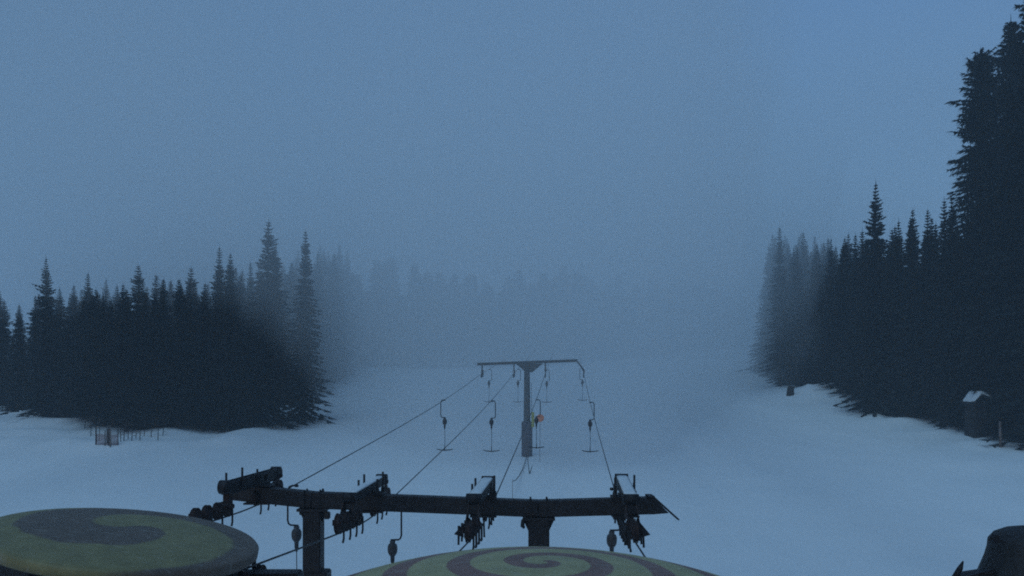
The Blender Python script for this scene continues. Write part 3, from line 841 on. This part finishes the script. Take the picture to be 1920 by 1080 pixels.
tree_px(1884, 690, hY - 1.0, 1.2, label='small spruce half hiding the right side of the hut', group=GR)
b = gpt(1876, 838)
e = thing('wooden_post', b, 'weathered wooden post in the snow right of the hut', 'post')
MB().tube([b - Vector((0, 0, .3)), px(1875, 790, b.y)], [.13, .10], 8).build('stake', M_WOOD, e)
b = gpt(1482, 741)
e = thing('tree_stump', b, 'lone dark stump sticking out of the snow at the foot of the right forest', 'stump')
m = MB(); m.tube([b - Vector((0, 0, .4)), b + Vector((0, 0, .6)), b + Vector((.1, 0, 1.3))], [.62, .5, .42], 9)
m.tube([b + Vector((.1, 0, .9)), b + Vector((.7, 0, 1.2))], [.2, .08], 6); m.build('stub', M_BARK, e)
# ---------------------------------------------------------------- the air
def volume_mat(name, dens, col=(.93, .96, 1.0)):
    m = bpy.data.materials.new(name); m.use_nodes = True; nt = m.node_tree
    nt.nodes.remove(nt.nodes['Principled BSDF'])
    v = nt.nodes.new('ShaderNodeVolumePrincipled'); v.inputs['Density'].default_value = dens
    v.inputs['Color'].default_value = (*col, 1); v.inputs['Anisotropy'].default_value = 0.0
    nt.links.new(v.outputs[0], nt.nodes['Material Output'].inputs['Volume'])
    return m
HAZE_D, BANK_D = .0011, .0178
m = MB(); m.box((0, 172, 30), (490, 460, 76))
tag(m.build('haze', volume_mat('haze', HAZE_D, (.78, .90, 1.0))), 'thin haze over the whole piste', 'haze', kind='stuff')
def fog_bank():
    # a denser bank of fog that fills the upper piste; its front comes nearest in the middle and higher up
    m = MB(); P = [(-230, 130), (-60, 114), (-34, 101), (-21, 82), (-8, 58), (10, 55), (22, 82), (34, 106), (46, 118), (60, 124), (230, 130)]
    xs = [-230, -150, -100] + [-76 + 5 * k for k in range(32)] + [110, 160, 230]
    prof = [(x, lerp_prof(P, x)) for x in xs]
    Z = [(-5, 14), (5, 10), (12, 0), (20, -15), (30, -38), (38, -58), (47, -90), (66, -100)]
    zs = [-5, 2] + [6 + 3.5 * k for k in range(11)] + [46, 48, 66]
    vs = []; n = len(prof)
    for z in zs:
        off = lerp_prof(Z, z)
        for x, y in prof:
            if z > 46.5: vs.append((x, -50 if x < 22 else 84, z)); continue  # added ceiling layer over the camera, dims the light on the snow
            w = 1.1 if x < -20 else (.12 if x > 48 else (.25 if x > 28 else .35))
            nz = noise.noise(Vector((x * .045, z * .06, 2))) * 7 + noise.noise(Vector((x * .14, z * .16, 7))) * 4
            vs.append((x, max(34, y + off * w + nz * (.35 if abs(x - 1) < 9 else 1)), z))
    for z in zs:
        for x, y in prof: vs.append((x, 395, z))
    fs = []; k = n * len(zs)
    for j in range(len(zs) - 1):
        for i in range(n - 1):
            a = j * n + i; fs.append((a, a + 1, a + n + 1, a + n)); fs.append((k + a, k + a + n, k + a + n + 1, k + a + 1))
        a = j * n; fs.append((a, a + n, k + a + n, k + a)); a = j * n + n - 1; fs.append((a, k + a, k + a + n, a + n))
    for i in range(n - 1):
        fs.append((i, k + i, k + i + 1, i + 1)); a = (len(zs) - 1) * n + i; fs.append((a, a + 1, k + a + 1, k + a))
    m.add(vs, fs)
    tag(m.build('fog_bank', volume_mat('fog_bank', BANK_D, (.90, .93, .955))), 'dense fog filling the upper piste beyond the far pylon, with an added layer overhead', 'fog', kind='stuff')
fog_bank()
